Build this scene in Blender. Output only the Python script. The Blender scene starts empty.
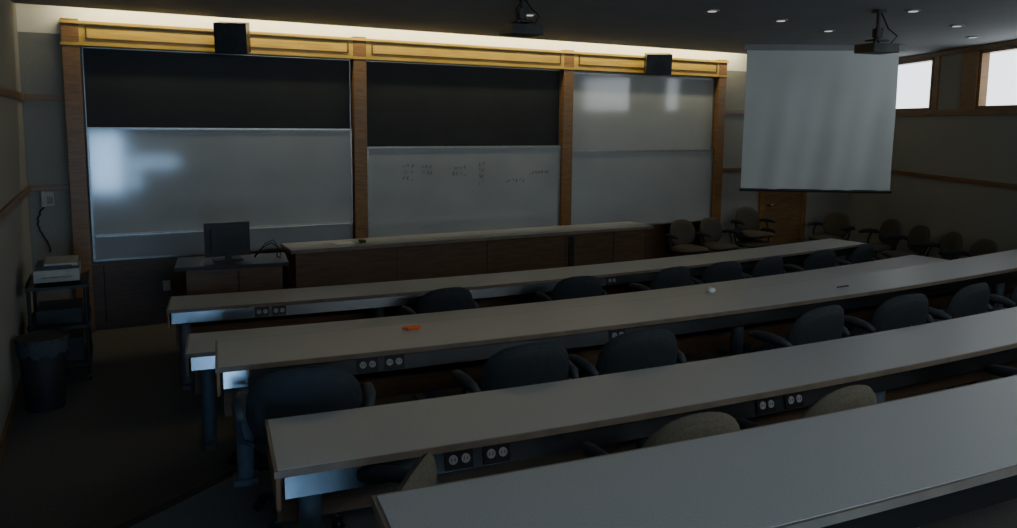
import bpy, math, random
from mathutils import Matrix, Vector
random.seed(4)
D=math.radians
# ---------------------------------------------------------------- materials
def base_mat(name):
    m=bpy.data.materials.new(name); m.use_nodes=True
    nt=m.node_tree; b=nt.nodes['Principled BSDF']
    return m,nt,b
def mat(name,col,rough=.6,metal=0,nscale=20,amt=.12,bump=0,stretch=(1,1,1),spec=.5,detail=4,ior=None):
    m,nt,b=base_mat(name)
    b.inputs['Roughness'].default_value=rough; b.inputs['Metallic'].default_value=metal
    b.inputs['Specular IOR Level'].default_value=spec
    if ior: b.inputs['IOR'].default_value=ior
    tc=nt.nodes.new('ShaderNodeTexCoord'); mp=nt.nodes.new('ShaderNodeMapping')
    mp.inputs['Scale'].default_value=stretch
    n=nt.nodes.new('ShaderNodeTexNoise'); n.inputs['Scale'].default_value=nscale; n.inputs['Detail'].default_value=detail
    r=nt.nodes.new('ShaderNodeValToRGB')
    r.color_ramp.elements[0].position=.3; r.color_ramp.elements[1].position=.7
    r.color_ramp.elements[0].color=(*[c*(1-amt) for c in col],1)
    r.color_ramp.elements[1].color=(*[min(1,c*(1+amt)) for c in col],1)
    L=nt.links
    L.new(tc.outputs['Object'],mp.inputs['Vector']); L.new(mp.outputs[0],n.inputs['Vector'])
    L.new(n.outputs['Fac'],r.inputs[0]); L.new(r.outputs[0],b.inputs['Base Color'])
    if bump:
        bp=nt.nodes.new('ShaderNodeBump'); bp.inputs['Strength'].default_value=bump; bp.inputs['Distance'].default_value=.01
        L.new(n.outputs['Fac'],bp.inputs['Height']); L.new(bp.outputs[0],b.inputs['Normal'])
    return m
def emis(name,col,s):
    m,nt,b=base_mat(name)
    b.inputs['Base Color'].default_value=(.02,.02,.02,1)
    b.inputs['Emission Color'].default_value=(*col,1); b.inputs['Emission Strength'].default_value=s
    return m
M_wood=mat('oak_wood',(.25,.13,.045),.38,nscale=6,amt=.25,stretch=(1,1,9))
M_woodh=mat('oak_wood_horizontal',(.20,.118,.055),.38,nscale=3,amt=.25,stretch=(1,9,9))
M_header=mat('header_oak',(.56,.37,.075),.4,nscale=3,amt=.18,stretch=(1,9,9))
M_edge=mat('desk_wood_edge',(.18,.145,.11),.4,nscale=8,amt=.2)
M_endw=mat('desk_end_wood',(.22,.12,.06),.4,nscale=8,amt=.2)
M_dwood=mat('dark_wood',(.105,.06,.032),.4,nscale=5,amt=.25,stretch=(1,1,7))
M_wall=mat('wall_fabric',(.29,.287,.258),.9,nscale=60,amt=.08)
M_white=mat('painted_white_wall',(.82,.80,.70),.8,nscale=4,amt=.03)
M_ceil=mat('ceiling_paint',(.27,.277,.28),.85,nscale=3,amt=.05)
M_floor=mat('carpet',(.122,.117,.107),.95,nscale=90,amt=.3,bump=.3)
M_nose=mat('step_nosing_rubber',(.008,.008,.008),.7)
M_lam=mat('desk_laminate',(.41,.415,.405),.40,nscale=160,amt=.10)
M_metal=mat('brushed_aluminium',(.21,.23,.25),.25,1,nscale=30,amt=.1,stretch=(1,1,20))
M_leg=mat('blue_grey_leg',(.09,.115,.14),.5,.1)
M_blk=mat('black_plastic',(.012,.012,.014),.45)
M_blkg=mat('black_satin',(.02,.02,.022),.35)
M_plate=mat('outlet_plate_dark',(.012,.012,.013),.35)
M_sock=mat('outlet_socket_grey',(.28,.29,.30),.4)
M_wb=mat('whiteboard_enamel',(.44,.465,.465),.10,nscale=1.3,amt=.09,spec=.6,ior=1.75)
M_bb=mat('chalkboard_slate',(.010,.012,.011),.6,nscale=2,amt=.4)
M_frame=mat('board_aluminium_frame',(.38,.39,.38),.35,.8)
M_screen=mat('projection_fabric',(.62,.65,.63),.8,nscale=1.5,amt=.04)
M_chd=mat('chair_fabric_dark',(.025,.032,.037),.9,nscale=120,amt=.25,spec=.2)
M_chs=mat('chair_shell_grey',(.027,.034,.039),.7,spec=.25)
M_arm=mat('chair_arm_grey',(.05,.062,.072),.6,spec=.3)
M_cht=mat('chair_fabric_tan',(.14,.127,.095),.75,nscale=120,amt=.2,spec=.2)
M_chb=mat('chair_fabric_brown',(.075,.064,.044),.75,nscale=120,amt=.2)
M_cream=mat('beige_plastic',(.42,.41,.37),.5)
M_chrome=mat('chrome',(.5,.5,.5),.2,1)
M_orange=mat('orange_plastic',(.85,.13,.02),.4)
M_paper=mat('white_paper',(.75,.77,.78),.7)
M_ink=mat('marker_ink',(.12,.125,.14),.6)
M_win=emis('window_daylight_pane',(.86,.94,1.0),2.8)
M_winb=emis('rear_door_daylight_pane',(.36,.63,1.0),15.0)
M_addblue=emis('added_rear_blue_pane',(.36,.63,1.0),6.0)  # added glowing pane, lengthens the blue highlights on the raceways
M_addfill=emis('added_rear_fill_pane',(.87,.94,1.0),9.5)  # added glowing pane, ambient fill from behind the camera
M_spot=emis('downlight_lens',(1,.97,.9),.6)
M_lens=mat('lens_glass',(.03,.04,.06),.05)

# ---------------------------------------------------------------- builder
class B:
    def __init__(s,mats): s.v=[];s.f=[];s.m=[];s.s=[];s.mats=mats;s.M=Matrix.Identity(4)
    def mi(s,m):
        if m not in s.mats: s.mats.append(m)
        return s.mats.index(m)
    def add(s,vs,fs,m,sm=False):
        o=len(s.v); k=s.mi(m)
        for p in vs: s.v.append(tuple(s.M@Vector(p)))
        for f in fs: s.f.append([o+i for i in f]); s.m.append(k); s.s.append(sm)
    def box(s,x0,x1,y0,y1,z0,z1,m,T=None,bv=0):
        vs=[(x,y,z) for x in (x0,x1) for y in (y0,y1) for z in (z0,z1)]
        fs=[(0,1,3,2),(4,6,7,5),(0,4,5,1),(2,3,7,6),(0,2,6,4),(1,5,7,3)]
        if T is not None: vs=[tuple(T@Vector(p)) for p in vs]
        s.add(vs,fs,m)
    def cyl(s,p0,p1,r0,m,r1=None,n=16,cap=True):
        if r1 is None:r1=r0
        p0=Vector(p0);p1=Vector(p1);d=(p1-p0).normalized()
        a=d.orthogonal().normalized();b=d.cross(a)
        vs=[];fs=[]
        for p,r in((p0,r0),(p1,r1)):
            for i in range(n):
                t=2*math.pi*i/n; vs.append(tuple(p+a*math.cos(t)*r+b*math.sin(t)*r))
        for i in range(n): fs.append((i,(i+1)%n,n+(i+1)%n,n+i))
        s.add(vs,fs,m,True)
        if cap: s.add(vs,[tuple(range(n))[::-1],tuple(range(n,2*n))],m)
    def tube(s,pts,r,m,n=8,rs=None):
        pts=[Vector(p) for p in pts]; vs=[];fs=[];a=None
        for i,p in enumerate(pts):
            d=(pts[min(i+1,len(pts)-1)]-pts[max(i-1,0)]).normalized()
            if a is None: a=d.orthogonal().normalized()
            else: a=(a-d*a.dot(d)).normalized()
            b=d.cross(a); rr=rs[i] if rs else r
            for k in range(n):
                t=2*math.pi*k/n; vs.append(tuple(p+a*math.cos(t)*rr+b*math.sin(t)*rr))
        for i in range(len(pts)-1):
            for k in range(n): fs.append((i*n+k,i*n+(k+1)%n,(i+1)*n+(k+1)%n,(i+1)*n+k))
        fs.append(tuple(range(n))[::-1]); fs.append(tuple(range((len(pts)-1)*n,len(pts)*n)))
        s.add(vs,fs,m,True)
    def pad(s,T,hw,hh,th,mf,mb,e=3.2,bend=0,nr=6,ns=36,taper=0):
        def pt(r,a,sg):
            c,q=math.cos(a),math.sin(a)
            x=r*hw*math.copysign(abs(c)**(2/e),c); z=r*hh*math.copysign(abs(q)**(2/e),q)
            x*=1-taper*z/hh
            y=sg*th*math.sqrt(max(0,1-r**6))+bend*x*x
            return tuple(T@Vector((x,y,z)))
        for sg,mm in((1,mf),(-1,mb)):
            vs=[pt(0,0,sg)];fs=[]
            rr=[.3,.55,.75,.88,.96,1.0]
            for r in rr:
                for i in range(ns): vs.append(pt(r,2*math.pi*i/ns,sg))
            for i in range(ns):
                j=(i+1)%ns
                f=(0,1+j,1+i); fs.append(f if sg>0 else f[::-1])
                for k in range(len(rr)-1):
                    f=(1+k*ns+i,1+k*ns+j,1+(k+1)*ns+j,1+(k+1)*ns+i); fs.append(f if sg>0 else f[::-1])
            s.add(vs,fs,mm,True)
    def arc(s,R0,R1,p0,p1,z0,z1,m,n=48,dRb=0):
        vs=[];fs=[]
        for i in range(n+1):
            p=D(p0+(p1-p0)*i/n)
            for R in(R0,R1):
                for z in(z0,z1):
                    r=R+(dRb if z==z0 and R==R1 else 0)
                    vs.append((CX+r*math.sin(p),CY-r*math.cos(p),z))
        for i in range(n):
            a=i*4;b=a+4
            fs+=[(a,b,b+1,a+1),(a+2,a+3,b+3,b+2),(a+1,b+1,b+3,a+3),(a,a+2,b+2,b)]
        fs+=[(0,1,3,2),(n*4,n*4+2,n*4+3,n*4+1)]
        s.add(vs,fs,m)
    def prism(s,poly,z0,z1,m):
        n=len(poly); vs=[(x,y,z0) for x,y in poly]+[(x,y,z1) for x,y in poly]
        fs=[tuple(range(n))[::-1],tuple(range(n,2*n))]+[(i,(i+1)%n,n+(i+1)%n,n+i) for i in range(n)]
        s.add(vs,fs,m)
    def mesh(s,name):
        me=bpy.data.meshes.new(name); me.from_pydata(s.v,[],s.f)
        for m in s.mats: me.materials.append(m)
        for p,k,sm in zip(me.polygons,s.m,s.s): p.material_index=k; p.use_smooth=sm
        me.update(); return me
    def make(s,name,W=None,recenter=False,bevel=0):
        if recenter:
            xs=[v[0] for v in s.v];ys=[v[1] for v in s.v];zs=[v[2] for v in s.v]
            c=Vector(((min(xs)+max(xs))/2,(min(ys)+max(ys))/2,min(zs)))
            s.v=[(a-c.x,b-c.y,d-c.z) for a,b,d in s.v]; W=Matrix.Translation(c)
        o=bpy.data.objects.new(name,s.mesh(name)); bpy.context.collection.objects.link(o)
        if W is not None:o.matrix_world=W
        if bevel:
            b=o.modifiers.new('bevel','BEVEL'); b.width=bevel; b.segments=2; b.limit_method='ANGLE'; b.angle_limit=D(50)
        return o
def frame(ox,oy,ax,ay,oz=0):
    l=math.hypot(ax,ay);ax/=l;ay/=l
    return Matrix(((ax,-ay,0,ox),(ay,ax,0,oy),(0,0,1,oz),(0,0,0,1)))
def place(x,y,z,deg): return Matrix.Translation((x,y,z))@Matrix.Rotation(D(deg),4,'Z')
CX,CY=-15.3,39.8
def P(R,p): return CX+R*math.sin(D(p)),CY-R*math.cos(D(p))
FW=frame(-4.70,8.47,.883,.4695)      # front wall: local +Y goes into the wall
LW=frame(-5.21,8.20,.469,-.883)      # left wall : local +Y goes into the room
RW=frame(6.475,14.41,.037,-.9993)    # right wall: local +Y goes out of the room
BW=frame(-.14,-1.34,.883,.4695)      # back wall : local +Y goes into the room
CZ=3.55
# ---------------------------------------------------------------- shell
b=B([]); b.prism([(-5.4,8.15),(6.5,14.5),(7.0,2.3),(-.15,-1.5)],-.1,0,M_floor); b.make('floor')
# tiers
t=[P(38.0,p) for p in [21.02+ i*(36.0-21.02)/40 for i in range(41)]]
t=[q for q in t if q[0]<6.6]
b=B([]); b.prism(t+[(6.72,9.0),(6.9,2.45),(-.12,-1.28),(-2.40,3.0)],0.0,.3,M_floor)
b.arc(37.99,38.04,21.02,35.2,.295,.304,M_nose)
x0,y0=P(38.0,21.02)
T=frame(x0,y0,-2.40-x0,3.0-y0)
b.box(0,math.hypot(-2.40-x0,3.0-y0),0,.06,.295,.305,M_nose,T)
b.make('floor_tier_1')
t=[P(40.9,p) for p in [21.6+ i*(34.0-21.6)/40 for i in range(41)]]
t=[q for q in t if q[0]<6.6]
b=B([]); b.prism(t+[(6.88,2.5),(-.12,-1.25),(-1.3,1.0)],.3,.6,M_floor)
b.arc(40.89,40.94,21.6,32.0,.595,.604,M_nose); b.make('floor_tier_2')
# front wall
b=B([]); L=12.66
b.box(-.6,L,0,.15,0,4.0,M_wall)
b.box(-.58,L,-.004,0,3.3,4.0,M_white); b.make('wall_front',FW)
b=B([]); b.box(-.1,9.3,-.03,-.001,0,.78,M_dwood)
for i in range(9): b.box(i*1.06+.1,i*1.06+.115,-.034,-.03,.08,.74,M_blk)
b.make('trim_board_wainscot',FW)
b=B([])
for s0 in(-.18,3.01,6.15,9.14): b.box(s0,s0+.17,-.13,-.001,0,3.46,M_wood)
b.make('trim_board_posts',FW,bevel=.006)
b=B([])
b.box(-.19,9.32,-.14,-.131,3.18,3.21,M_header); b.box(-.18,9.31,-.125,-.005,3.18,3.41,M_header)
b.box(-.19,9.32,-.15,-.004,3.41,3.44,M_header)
for a,c in((.05,2.95),(3.25,6.09),(6.40,9.09)):
    b.box(a,c,-.137,-.125,3.25,3.262,M_dwood); b.box(a,c,-.137,-.125,3.385,3.395,M_dwood)
    b.box(a,a+.015,-.137,-.125,3.25,3.39,M_dwood); b.box(c-.015,c,-.137,-.125,3.25,3.39,M_dwood)
b.make('trim_board_header',FW)
b=B([])
for a,c in((-.575,-.19),(9.32,10.3),(11.45,12.6)):
    for z in(1.6,2.58): b.box(a,c,-.025,-.001,z,z+.07,M_woodh)
    b.box(a,c,-.02,-.001,0,.12,M_woodh)
b.make('trim_front_rails',FW)
# door
b=B([]); b.box(10.3,10.4,-.05,-.001,0,2.2,M_wood); b.box(11.35,11.45,-.05,-.001,0,2.2,M_wood); b.box(10.3,11.45,-.05,-.001,2.1,2.2,M_wood)
b.box(10.4,11.35,-.03,-.001,0.005,2.1,M_woodh); b.cyl((10.5,-.03,1.0),(10.5,-.09,1.0),.02,M_chrome); b.tube([(10.5,-.085,1.0),(10.62,-.085,1.0)],.011,M_chrome)
b.make('door_1',FW)
# left wall
b=B([]); b.box(-.1,10.85,-.15,0,0,4.0,M_wall); b.make('wall_left',LW)
b=B([])
for z in(1.6,2.58): b.box(.03,10.7,.001,.025,z,z+.07,M_woodh)
b.make('trim_left_rails',LW)
b=B([]); b.box(.03,10.7,.001,.02,0,.12,M_woodh); b.make('baseboard_left',LW)
# right wall with window openings
wins=[(.4,2.45),(3.55,6.0),(6.6,9.0),(9.6,11.6)]
b=B([]); b.box(-.1,12.1,0,.15,0,2.66,M_wall); b.box(-.1,12.1,0,.15,3.47,4.0,M_wall)
e=[-.1]+[q for w in wins for q in w]+[12.1]
for i in range(0,len(e),2): b.box(e[i],e[i+1],0,.15,2.66,3.47,M_wall)
b.make('wall_right',RW)
for i,(a,c) in enumerate(wins):
    b=B([]); b.box(a,c,.10,.12,2.66,3.47,M_win)
    for q in(a,c-.05): b.box(q,q+.05,-.01,.11,2.66,3.47,M_wood)
    b.box(a,c,-.01,.11,2.66,2.70,M_woodh); b.box(a,c,-.01,.11,3.43,3.47,M_woodh)
    b.make('window_%d'%(i+1),RW)
b=B([]); b.box(.02,12,-.03,-.001,2.57,2.66,M_woodh); b.box(.02,12,-.03,-.001,3.475,3.545,M_woodh)
b.box(.02,12,-.025,-.001,1.6,1.67,M_woodh); b.box(2.5,2.62,-.02,-.001,2.66,3.47,M_wood);b.box(3.2,3.54,-.03,-.001,2.66,3.47,M_wood)
b.box(6.05,6.55,-.03,-.001,2.66,3.47,M_wood)
b.make('trim_right_rails',RW)
b=B([]); b.box(.02,12,-.02,-.001,0,.12,M_woodh); b.make('baseboard_right',RW)
# back wall
b=B([]); b.box(-.1,8.1,-.15,0,0,4.0,M_wall); b.make('wall_back',BW)
def bwin(n,a,c,z0,z1,m):
    b=B([]); b.box(a,c,.001,.02,z0,z1,m)
    b.box(a-.06,a,.001,.05,z0-.06,z1+.06,M_wood); b.box(c,c+.06,.001,.05,z0-.06,z1+.06,M_wood)
    b.box(a,c,.001,.05,z0-.06,z0,M_wood); b.box(a,c,.001,.05,z1,z1+.06,M_wood)
    b.make('window_%d'%n,BW)
bwin(5,.42,1.10,.68,2.05,M_winb); bwin(7,1.25,2.35,.68,1.50,M_addblue); bwin(6,2.5,7.4,2.95,3.42,M_addfill)  # last two are added light panes: raceway highlights, then room fill
# ceiling (stops short of front wall = light cove)
n=.35
def Fp(s,yy,):
    v=FW@Vector((s,yy,0)); return (v.x,v.y)
b=B([]); p1=Fp(-.6,-n); p2=Fp(12.45,-n)
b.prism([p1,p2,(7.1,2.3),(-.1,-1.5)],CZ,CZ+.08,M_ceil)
b.prism([(-5.4,8.15),(6.5,14.5),(7.1,2.3),(-.1,-1.5)],4.0,4.1,M_white)
b.make('ceiling')
for i,(x,y) in enumerate([(2.04,7.88),(2.97,8.54),(3.85,9.4),(4.0,7.74),(5.07,8.83),(5.9,9.9),(.2,8.3),(-1.6,7.3),(2.9,6.6),(1.0,6.0)]):
    b=B([]); b.cyl((0,0,-.012),(0,0,0),.075,M_ceil,n=24); b.cyl((0,0,-.016),(0,0,-.011),.045,M_spot,n=20)
    b.make('recessed_downlight',Matrix.Translation((x,y,CZ)))
# ---------------------------------------------------------------- boards
def panel(b,a,c,z0,z1,y,m,fr=.022):
    b.box(a,c,y,y+.012,z0,z1,m)
    for x in(a,c-fr): b.box(x,x+fr,y-.012,y+.012,z0,z1,M_frame)
    b.box(a,c,y-.012,y+.012,z0,z0+fr,M_frame); b.box(a,c,y-.012,y+.012,z1-fr,z1,M_frame)
b=B([]); panel(b,.01,2.99,1.9,3.17,-.035,M_bb,.008); b.make('sliding_chalkboard',FW)
b=B([]); panel(b,3.19,6.14,1.9,3.17,-.035,M_bb,.008); b.make('sliding_chalkboard',FW)
b=B([]); panel(b,.01,2.99,.79,1.85,-.035,M_wb); b.make('whiteboard',FW)
b=B([]); panel(b,.01,2.99,1.08,2.30,-.075,M_wb); b.box(.05,2.95,-.13,-.076,1.07,1.085,M_frame); b.make('sliding_whiteboard',FW)
b=B([]); panel(b,3.19,6.14,.85,2.07,-.075,M_wb); b.box(3.25,6.1,-.13,-.076,.85,.865,M_frame); mid=b.make('sliding_whiteboard',FW)
b=B([]); panel(b,6.33,9.13,1.95,3.15,-.035,M_wb); b.make('whiteboard',FW)
b=B([]); panel(b,6.33,9.13,.80,1.99,-.075,M_wb); b.box(6.4,9.1,-.13,-.076,.80,.815,M_frame); b.make('sliding_whiteboard',FW)
b=B([])
for (sx,sz,cols,rows) in((3.70,1.82,3,3),(3.97,1.80,3,2),(4.42,1.78,4,2),(4.82,1.82,2,4),(5.24,1.57,6,1),(5.62,1.68,7,1)):
    for r in range(rows):
        for c in range(cols):
            x=sx+c*.055+random.uniform(-.008,.008); z=sz-r*.09+random.uniform(-.01,.01)
            pts=[(x+random.uniform(-.02,.02),-.0785,z+random.uniform(-.03,.03)) for _ in range(5)]
            b.tube(pts,.0026,M_ink,n=4)
wr=b.make('marker_writing',None); wr.parent=mid
# ---------------------------------------------------------------- desks
rows=[ # R0, phiL, phiR, floor
 (35.0,20.3,35.0,0.0,[21.58,21.82,27.6]),
 (36.4,20.63,34.4,0.0,[]),
 (37.75,20.96,34.9,.3,[22.22,22.46,24.8]),
 (39.15,21.27,33.6,.3,[22.37,22.62,24.8,25.08]),
 (40.6,21.56,32.4,.6,[23.0,25.2])]
for R0,pl,pr,fz,outs in rows:
    b=B([]); R1=R0+.56; z=fz+.75
    b.arc(R0,R1,pl,pr,z-.03,z-.002,M_edge)
    e=.014/R0*57.3
    b.arc(R0+.012,R1-.01,pl+e,pr-e,z-.003,z,M_lam)
    b.arc(R1-.10,R1-.05,pl+.06,pr-.06,z-.135,z-.031,M_metal,dRb=.018)      # sloped cable raceway
    b.arc(R1-.30,R1-.085,pl+.06,pr-.06,z-.075,z-.031,M_blkg)
    b.arc(R0+.05,R0+.07,pl+.06,pr-.06,fz+.28,z-.031,M_dwood)       # modesty panel
    b.arc(R0+.015,R1-.02,pl+.01,pl+.035,z-.17,z-.031,M_endw,2)     # end panels
    b.arc(R0+.015,R1-.02,pr-.035,pr-.01,z-.17,z-.031,M_endw,2)
    nl=6
    for i in range(nl):
        p=pl+.22+(pr-pl-.44)*i/(nl-1)
        x,y=P(R1-.17,p)
        b.M=place(x,y,fz,p)
        b.cyl((0,0,.03),(0,0,.68),.048,M_leg,n=20)
        b.box(-.035,.035,-.12,.38,.0,.035,M_leg) if R0 not in(37.75,40.6) else b.box(-.07,.07,-.07,.05,0,.035,M_leg)
        b.box(-.03,.03,-.08,.32,.67,.712,M_leg)
        b.M=Matrix.Identity(4)
    for p in outs:
        x,y=P(R1-.038,p); b.M=place(x,y,z-.084,p)@Matrix.Rotation(D(-10),4,'X')
        b.box(-.062,.062,-.006,.004,-.043,.043,M_plate)
        for dx in(-.028,.028):
            b.cyl((dx,-.006,0),(dx,-.010,0),.020,M_sock,n=14)
            b.box(dx-.009,dx-.006,-.0115,-.009,-.006,.008,M_blk); b.box(dx+.006,dx+.009,-.0115,-.009,-.006,.008,M_blk)
        b.M=Matrix.Identity(4)
    b.make('curved_lecture_desk',recenter=True)
# ---------------------------------------------------------------- chairs
def chair(name,mf,mb,ma,bw=.285,be=2.7):
    b=B([])
    for i in range(5):
        a=2*math.pi*i/5+.3; c,s_=math.cos(a),math.sin(a)
        b.tube([(0,0,.10),(c*.14,s_*.14,.095),(c*.27,s_*.27,.068)],.02,M_blk,rs=[.03,.024,.016])
        px,py=-s_,c
        for q in(-.016,.016):
            b.cyl((c*.27+px*(q-.009),s_*.27+py*(q-.009),.028),(c*.27+px*(q+.009),s_*.27+py*(q+.009),.028),.028,M_blk,n=14)
        b.cyl((c*.27,s_*.27,.03),(c*.27,s_*.27,.075),.010,M_blk,n=8)
    b.cyl((0,0,.07),(0,0,.26),.032,M_blk); b.cyl((0,0,.25),(0,0,.41),.019,M_chrome)
    b.box(-.09,.09,-.13,.11,.385,.42,M_blk)
    S=Matrix.Translation((0,.01,.455))@Matrix.Rotation(D(90),4,'X')
    b.pad(S,.26,.245,.045,mb,mf,e=3.4,bend=-.25)
    T=Matrix.Translation((0,-.235,.675))@Matrix.Rotation(D(9),4,'X')
    b.pad(T,bw,.215,.036,mf,mb,e=be,bend=.6,taper=.06)
    T2=Matrix.Translation((0,-.252,.67))@Matrix.Rotation(D(9),4,'X')
    b.pad(T2,bw-.023,.194,.026,mb,mb,e=be,bend=.6,taper=.06)
    b.tube([(0,-.08,.40),(0,-.22,.41),(0,-.285,.46),(0,-.285,.58),(0,-.280,.66)],.02,M_blk,rs=[.022,.022,.024,.022,.014])
    for q in(-1,1):
        b.tube([(q*.10,-.02,.405),(q*.25,-.03,.41),(q*.32,-.05,.45),(q*.335,-.07,.54),(q*.33,-.10,.62),(q*.325,-.12,.645)],.015,ma)
        b.tube([(q*.305,-.235,.635),(q*.32,-.18,.655),(q*.33,-.08,.665),(q*.33,.03,.66),(q*.315,.10,.645)],.02,ma,rs=[.018,.03,.034,.03,.018],n=10)
    return b.mesh(name)
ch_dark=chair('swivel_chair_dark_mesh',M_chd,M_chs,M_arm); ch_tan=chair('swivel_chair_tan_mesh',M_cht,M_cht,M_chs,.245,2.25); ch_brn=chair('swivel_chair_brown_mesh',M_chb,M_chb,M_chs,.25,2.5)
def put(me,x,y,z,deg,sc=1.0,name='swivel_chair'):
    o=bpy.data.objects.new(name,me); bpy.context.collection.objects.link(o)
    o.matrix_world=place(x,y,z,deg)@Matrix.Scale(sc,4); return o
def rowchairs(R,fz,lst,me,sc=1.0):
    for p,tw in lst:
        x,y=P(R,p); put(me,x,y,fz,p+tw,sc)
rowchairs(35.83,0,[(24.1,4),(26.4,-5),(28.25,3),(29.5,-6),(30.6,5),(32.15,-3),(33.5,6)],ch_dark)
rowchairs(37.25,0,[(21.5,8),(24,0),(26.5,4),(29.5,-3),(32,0)],ch_dark)
rowchairs(38.63,.3,[(21.62,-7),(23.37,2),(24.5,-2),(26.65,5),(28.0,-4),(29.2,3),(30.6,0),(32.2,0)],ch_dark)
rowchairs(39.90,.3,[(23.64,-3),(24.80,2),(27.6,0),(29.4,0)],ch_tan,1.05)
x,y=P(40.02,21.60); put(ch_tan,x,y,.3,21.6+56,1.04)
for x,y,a in((2.87,11.85,205),(3.42,12.15,211),(4.08,12.45,200)): put(ch_brn,x,y,0,a,1.0)
put(ch_brn,4.08,12.45,.16,204,1.0)
for x,y,a in((5.50,12.95,120),(5.9,12.05,95),(5.98,11.35,92),(6.05,10.65,86),(6.08,9.95,92)): put(ch_brn,x,y,0,a,1.05)
# ---------------------------------------------------------------- demonstration counter
CT=frame(-2.66,8.77,.883,.4695)
b=B([]); Lc=5.05
b.box(0,Lc,-.56,0,.93,.97,M_edge); b.box(.012,Lc-.012,-.548,-.012,.969,.972,M_lam)
b.box(.06,Lc-.06,-.50,-.04,.0,.93,M_dwood)
for q in(.06,1.25,2.45,3.62,4.4,4.95): b.box(q,q+.03,-.51,-.50,.02,.93,M_dwood)
b.box(3.66,3.74,-.52,-.50,.05,.90,M_blk)
b.box(.06,Lc-.06,-.51,-.50,.0,.10,M_dwood)
b.make('demonstration_counter',CT,bevel=.003)
b=B([]); b.box(0,.22,0,.16,0,.006,M_paper); b.box(.3,.36,.02,.12,0,.03,M_blk); b.make('papers',CT@Matrix.Translation((.55,-.4,.974)))
# lectern desk + monitor
LT=frame(-2.82,7.74,.883,.33)
b=B([]); b.box(-.56,.51,-.32,.30,.93,.965,M_blkg); b.box(-.46,.45,-.27,.27,0,.93,M_dwood); b.box(-.46,.45,-.275,-.27,.05,.12,M_dwood)
b.box(.02,.035,-.276,-.27,.12,.9,M_blk)
b.make('lectern_desk',LT,bevel=.004)
b=B([]); b.box(-.22,.22,-.02,.02,.04,.385,M_blk); b.box(-.16,.16,-.06,-.02,.08,.33,M_blkg); b.box(-.03,.03,-.05,-.01,.01,.2,M_blk); b.box(-.14,.14,-.09,.09,0,.015,M_blk)
b.box(-.205,.205,.02,.022,.055,.37,M_lens)
for i in range(5): b.box(-.12,.12,-.063,-.06,.12+i*.03,.128+i*.03,M_chs)
b.make('computer_monitor',LT@Matrix.Translation((-.07,.0,.967))@Matrix.Rotation(D(8),4,'Z'),bevel=.004)
b=B([]); b.tube([(0,0,0.006),(.08,.02,.10),(.17,.02,.15),(.24,-.02,.11),(.22,-.08,.02),(.26,-.1,.008)],.006,M_blk); b.tube([(0,.05,0.006),(.12,.08,.14),(.2,.1,.17),(.26,.05,.05),(.27,.02,.007)],.005,M_blk)
b.make('monitor_cable',LT@Matrix.Translation((.19,.02,.967)))
# ---------------------------------------------------------------- screen
SA=Vector((3.42,11.17)); SB=Vector((5.54,11.02)); SF=frame(SA.x,SA.y,SB.x-SA.x,SB.y-SA.y); w=(SB-SA).length
b=B([]); nx,nz=60,30; vs=[];fs=[]
for i in range(nx+1):
    for j in range(nz+1):
        x=w*i/nx; z=1.47+2.02*j/nz; q=1-j/nz
        vs.append((x,.016*math.sin(x*7.5+q)*q+.010*math.sin(x*17-z*2)*q+.007*math.sin(x*3+z*4),z))
for i in range(nx):
    for j in range(nz): a=i*(nz+1)+j; fs.append((a,a+nz+1,a+nz+2,a+1))
b.add(vs,fs,M_screen,True)
b.cyl((-.02,0,1.455),(w+.02,0,1.455),.022,M_blk); b.box(-.04,w+.04,-.06,.06,3.47,3.549,M_ceil)
b.make('projection_screen',SF)
# projectors
def projector(x,y,z,a,name='ceiling_projector'):
    b=B([]); b.box(-.16,.16,-.13,.13,0,.085,M_blk); b.cyl((.08,.13,.04),(.08,.165,.04),.035,M_blkg); b.cyl((.08,.16,.04),(.08,.168,.04),.028,M_lens)
    for i in range(5): b.box(-.15,-.02,-.134,-.13,.02+i*.012,.025+i*.012,M_chs)
    top=CZ-z
    b.box(-.09,.09,-.07,.07,.115,.13,M_blk)
    for q in(-.08,.08): b.tube([(q,q*.7,.08),(q*.9,q*.5,.13),(q*.2,0,.2)],.012,M_blk)
    b.box(-.035,.035,-.035,.035,.15,.24,M_blk)
    b.cyl((0,0,.12),(0,0,top-.001),.02,M_blk); b.cyl((0,0,top-.03),(0,0,top-.001),.07,M_blk)
    b.tube([(.05,-.1,.06),(.12,-.13,.16),(.07,-.06,.24),(.02,-.01,top-.02)],.007,M_blk)
    b.tube([(-.05,-.1,.06),(-.10,-.10,.14),(-.09,-.06,.22),(-.02,-.01,.28)],.007,M_blk)
    b.make(name,place(x,y,z,a),bevel=.006)
projector(.10,7.15,3.2,28); projector(3.67,7.76,3.13,20)
# speakers
def speaker(s,z,a,w,h):
    b=B([]); b.box(-w/2,w/2,-.14,.14,-h/2,h/2,M_blk); b.box(-w/2+.02,w/2-.02,-.146,-.14,-h/2+.02,h/2-.02,M_blkg)
    b.cyl((0,-.149,-.04),(0,-.146,-.04),.10,M_blk,n=28); b.cyl((0,-.149,.11),(0,-.146,.11),.035,M_blk,n=20); b.box(-.05,.05,.13,.2,-.05,.05,M_blk)
    b.make('wall_speaker',FW@Matrix.Translation((s,-.36,z))@Matrix.Rotation(D(a),4,'Z')@Matrix.Rotation(D(10),4,'X'),bevel=.006)
speaker(1.53,3.33,-18,.35,.34); speaker(7.68,3.31,-30,.38,.30)
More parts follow.
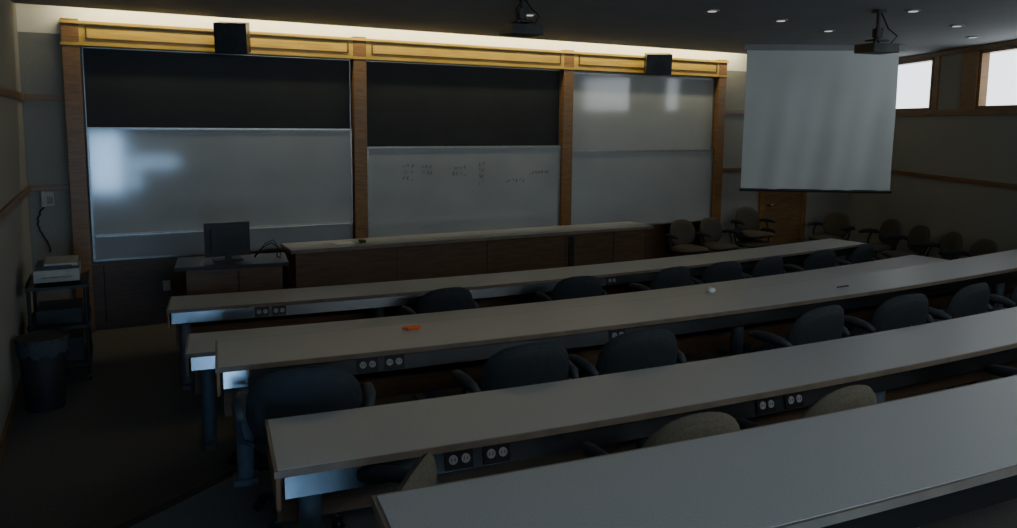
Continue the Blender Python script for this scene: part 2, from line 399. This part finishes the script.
# ---------------------------------------------------------------- left equipment
KT=frame(-4.19,6.96,.469,-.883)
b=B([])
for x in(-.3,.3):
    for y in(-.22,.22):
        b.cyl((x,y,.08),(x,y,.90),.016,M_blk); b.cyl((x,y-.012,.04),(x,y+.012,.04),.04,M_blk); b.cyl((x,y,.05),(x,y,.09),.01,M_blk)
for z in(.14,.50,.87): b.box(-.32,.32,-.24,.24,z,z+.025,M_blkg); b.box(-.32,.32,-.245,-.235,z,z+.05,M_blk); b.box(-.32,.32,.235,.245,z,z+.05,M_blk)
b.box(-.25,.2,-.18,.18,.527,.66,M_blk); b.box(-.2,.2,-.18,.18,.167,.38,M_blkg)
b.make('equipment_cart',KT)
b=B([]); b.box(-.22,.22,-.18,.18,0,.11,M_cream); b.box(-.20,.20,-.17,.12,.11,.14,M_blkg); b.box(-.15,.15,-.1,.17,.14,.17,M_cream,Matrix.Rotation(D(4),4,'Y')); b.box(.22,.30,-.12,.12,.04,.05,M_cream); b.box(.1,.2,.18,.184,.03,.09,M_blkg)
b.make('desktop_printer',KT@Matrix.Translation((0,0,.9225)),bevel=.012)
M_bin=mat('bin_grey_plastic',(.022,.022,.024),.55)
b=B([])
b.cyl((0,0,0),(0,0,.58),.145,M_bin,r1=.18,n=28,cap=True); b.cyl((0,0,.575),(0,0,.60),.19,M_bin,r1=.188,n=28)
vs=[(math.cos(i/36*6.283)*(.192+.008*math.sin(i*2.1)),math.sin(i/36*6.283)*(.192+.008*math.sin(i*2.1)),.605-.0) for i in range(36)]+[(math.cos(i/36*6.283)*(.188+.006*math.sin(i*3)),math.sin(i/36*6.283)*(.188+.006*math.sin(i*3)),.47+.02*math.sin(i*1.7)) for i in range(36)]
b.add(vs,[(i,(i+1)%36,36+(i+1)%36,36+i) for i in range(36)],M_arm,True)
b.make('trash_can',Matrix.Translation((-3.85,6.12,0)))
PT=FW@Matrix.Translation((-.40,-.001,1.52))
b=B([]); b.box(-.06,.06,-.035,0,-.08,.08,M_cream); b.box(-.05,-.015,-.07,-.035,-.085,.085,M_cream)
for i in range(4):
    for j in range(3): b.box(.0+j*.018,.012+j*.018,-.038,-.035,-.05+i*.02,-.038+i*.02,M_blk)
pts=[(-.033,-.05,-.085)]+[(-.05-.05*math.sin(i*.35)+.008*math.cos(i*3),-.04+.008*math.sin(i*3),-.1-.035*i) for i in range(15)]
b.tube(pts,.009,M_blk); b.make('wall_phone',PT,bevel=.004)
b=B([]); b.box(-.04,.04,-.012,0,-.06,.06,M_cream); b.box(-.012,.012,-.018,-.012,-.02,.02,M_cream); b.make('wall_outlet',FW@Matrix.Translation((.75,-.031,.45)))
# small items
b=B([]); b.cyl((-.05,0,.009),(.05,0,.009),.009,M_orange); b.cyl((.05,0,.009),(.075,0,.009),.006,M_orange); b.box(-.02,.06,-.03,-.01,0,.012,M_orange)
b.make('orange_marker',place(-.64,4.85,1.053,25))
b=B([]); b.pad(Matrix.Translation((0,0,.024)),.035,.022,.03,M_paper,M_paper,e=2.2); b.make('crumpled_paper',place(1.64,6.02,1.053,10))
x,y=P(38.1,28.4); b=B([]); b.cyl((-.07,0,.006),(.07,0,.006),.006,M_blk); b.make('pen',place(x,y,1.053,30))
# ---------------------------------------------------------------- lights
def area(name,W,sx,sy,power,col):
    l=bpy.data.lights.new(name,'AREA'); l.shape='RECTANGLE'; l.size=sx; l.size_y=sy; l.energy=power; l.color=col
    o=bpy.data.objects.new(name,l); bpy.context.collection.objects.link(o); o.matrix_world=W; return o
W=FW@Matrix.Translation((4.8,-.31,3.70))@Matrix.Rotation(D(60),4,'X')
area('cove_light',W,9.8,.06,74,(1,.89,.56))
w_=bpy.data.worlds.new('world'); bpy.context.scene.world=w_; w_.use_nodes=True
w_.node_tree.nodes['Background'].inputs[0].default_value=(.5,.6,.75,1); w_.node_tree.nodes['Background'].inputs[1].default_value=.3
# ---------------------------------------------------------------- camera
cd=bpy.data.cameras.new('camera'); cam=bpy.data.objects.new('camera',cd); bpy.context.collection.objects.link(cam)
cd.sensor_width=36; cd.lens=760/1017*36; cd.shift_y=-.05; cd.clip_start=.05
cam.matrix_world=Matrix.Translation((0,0,2.4))@Matrix.Rotation(D(83.2),4,'X')@Matrix.Rotation(D(.6),4,'Z')
bpy.context.scene.camera=cam
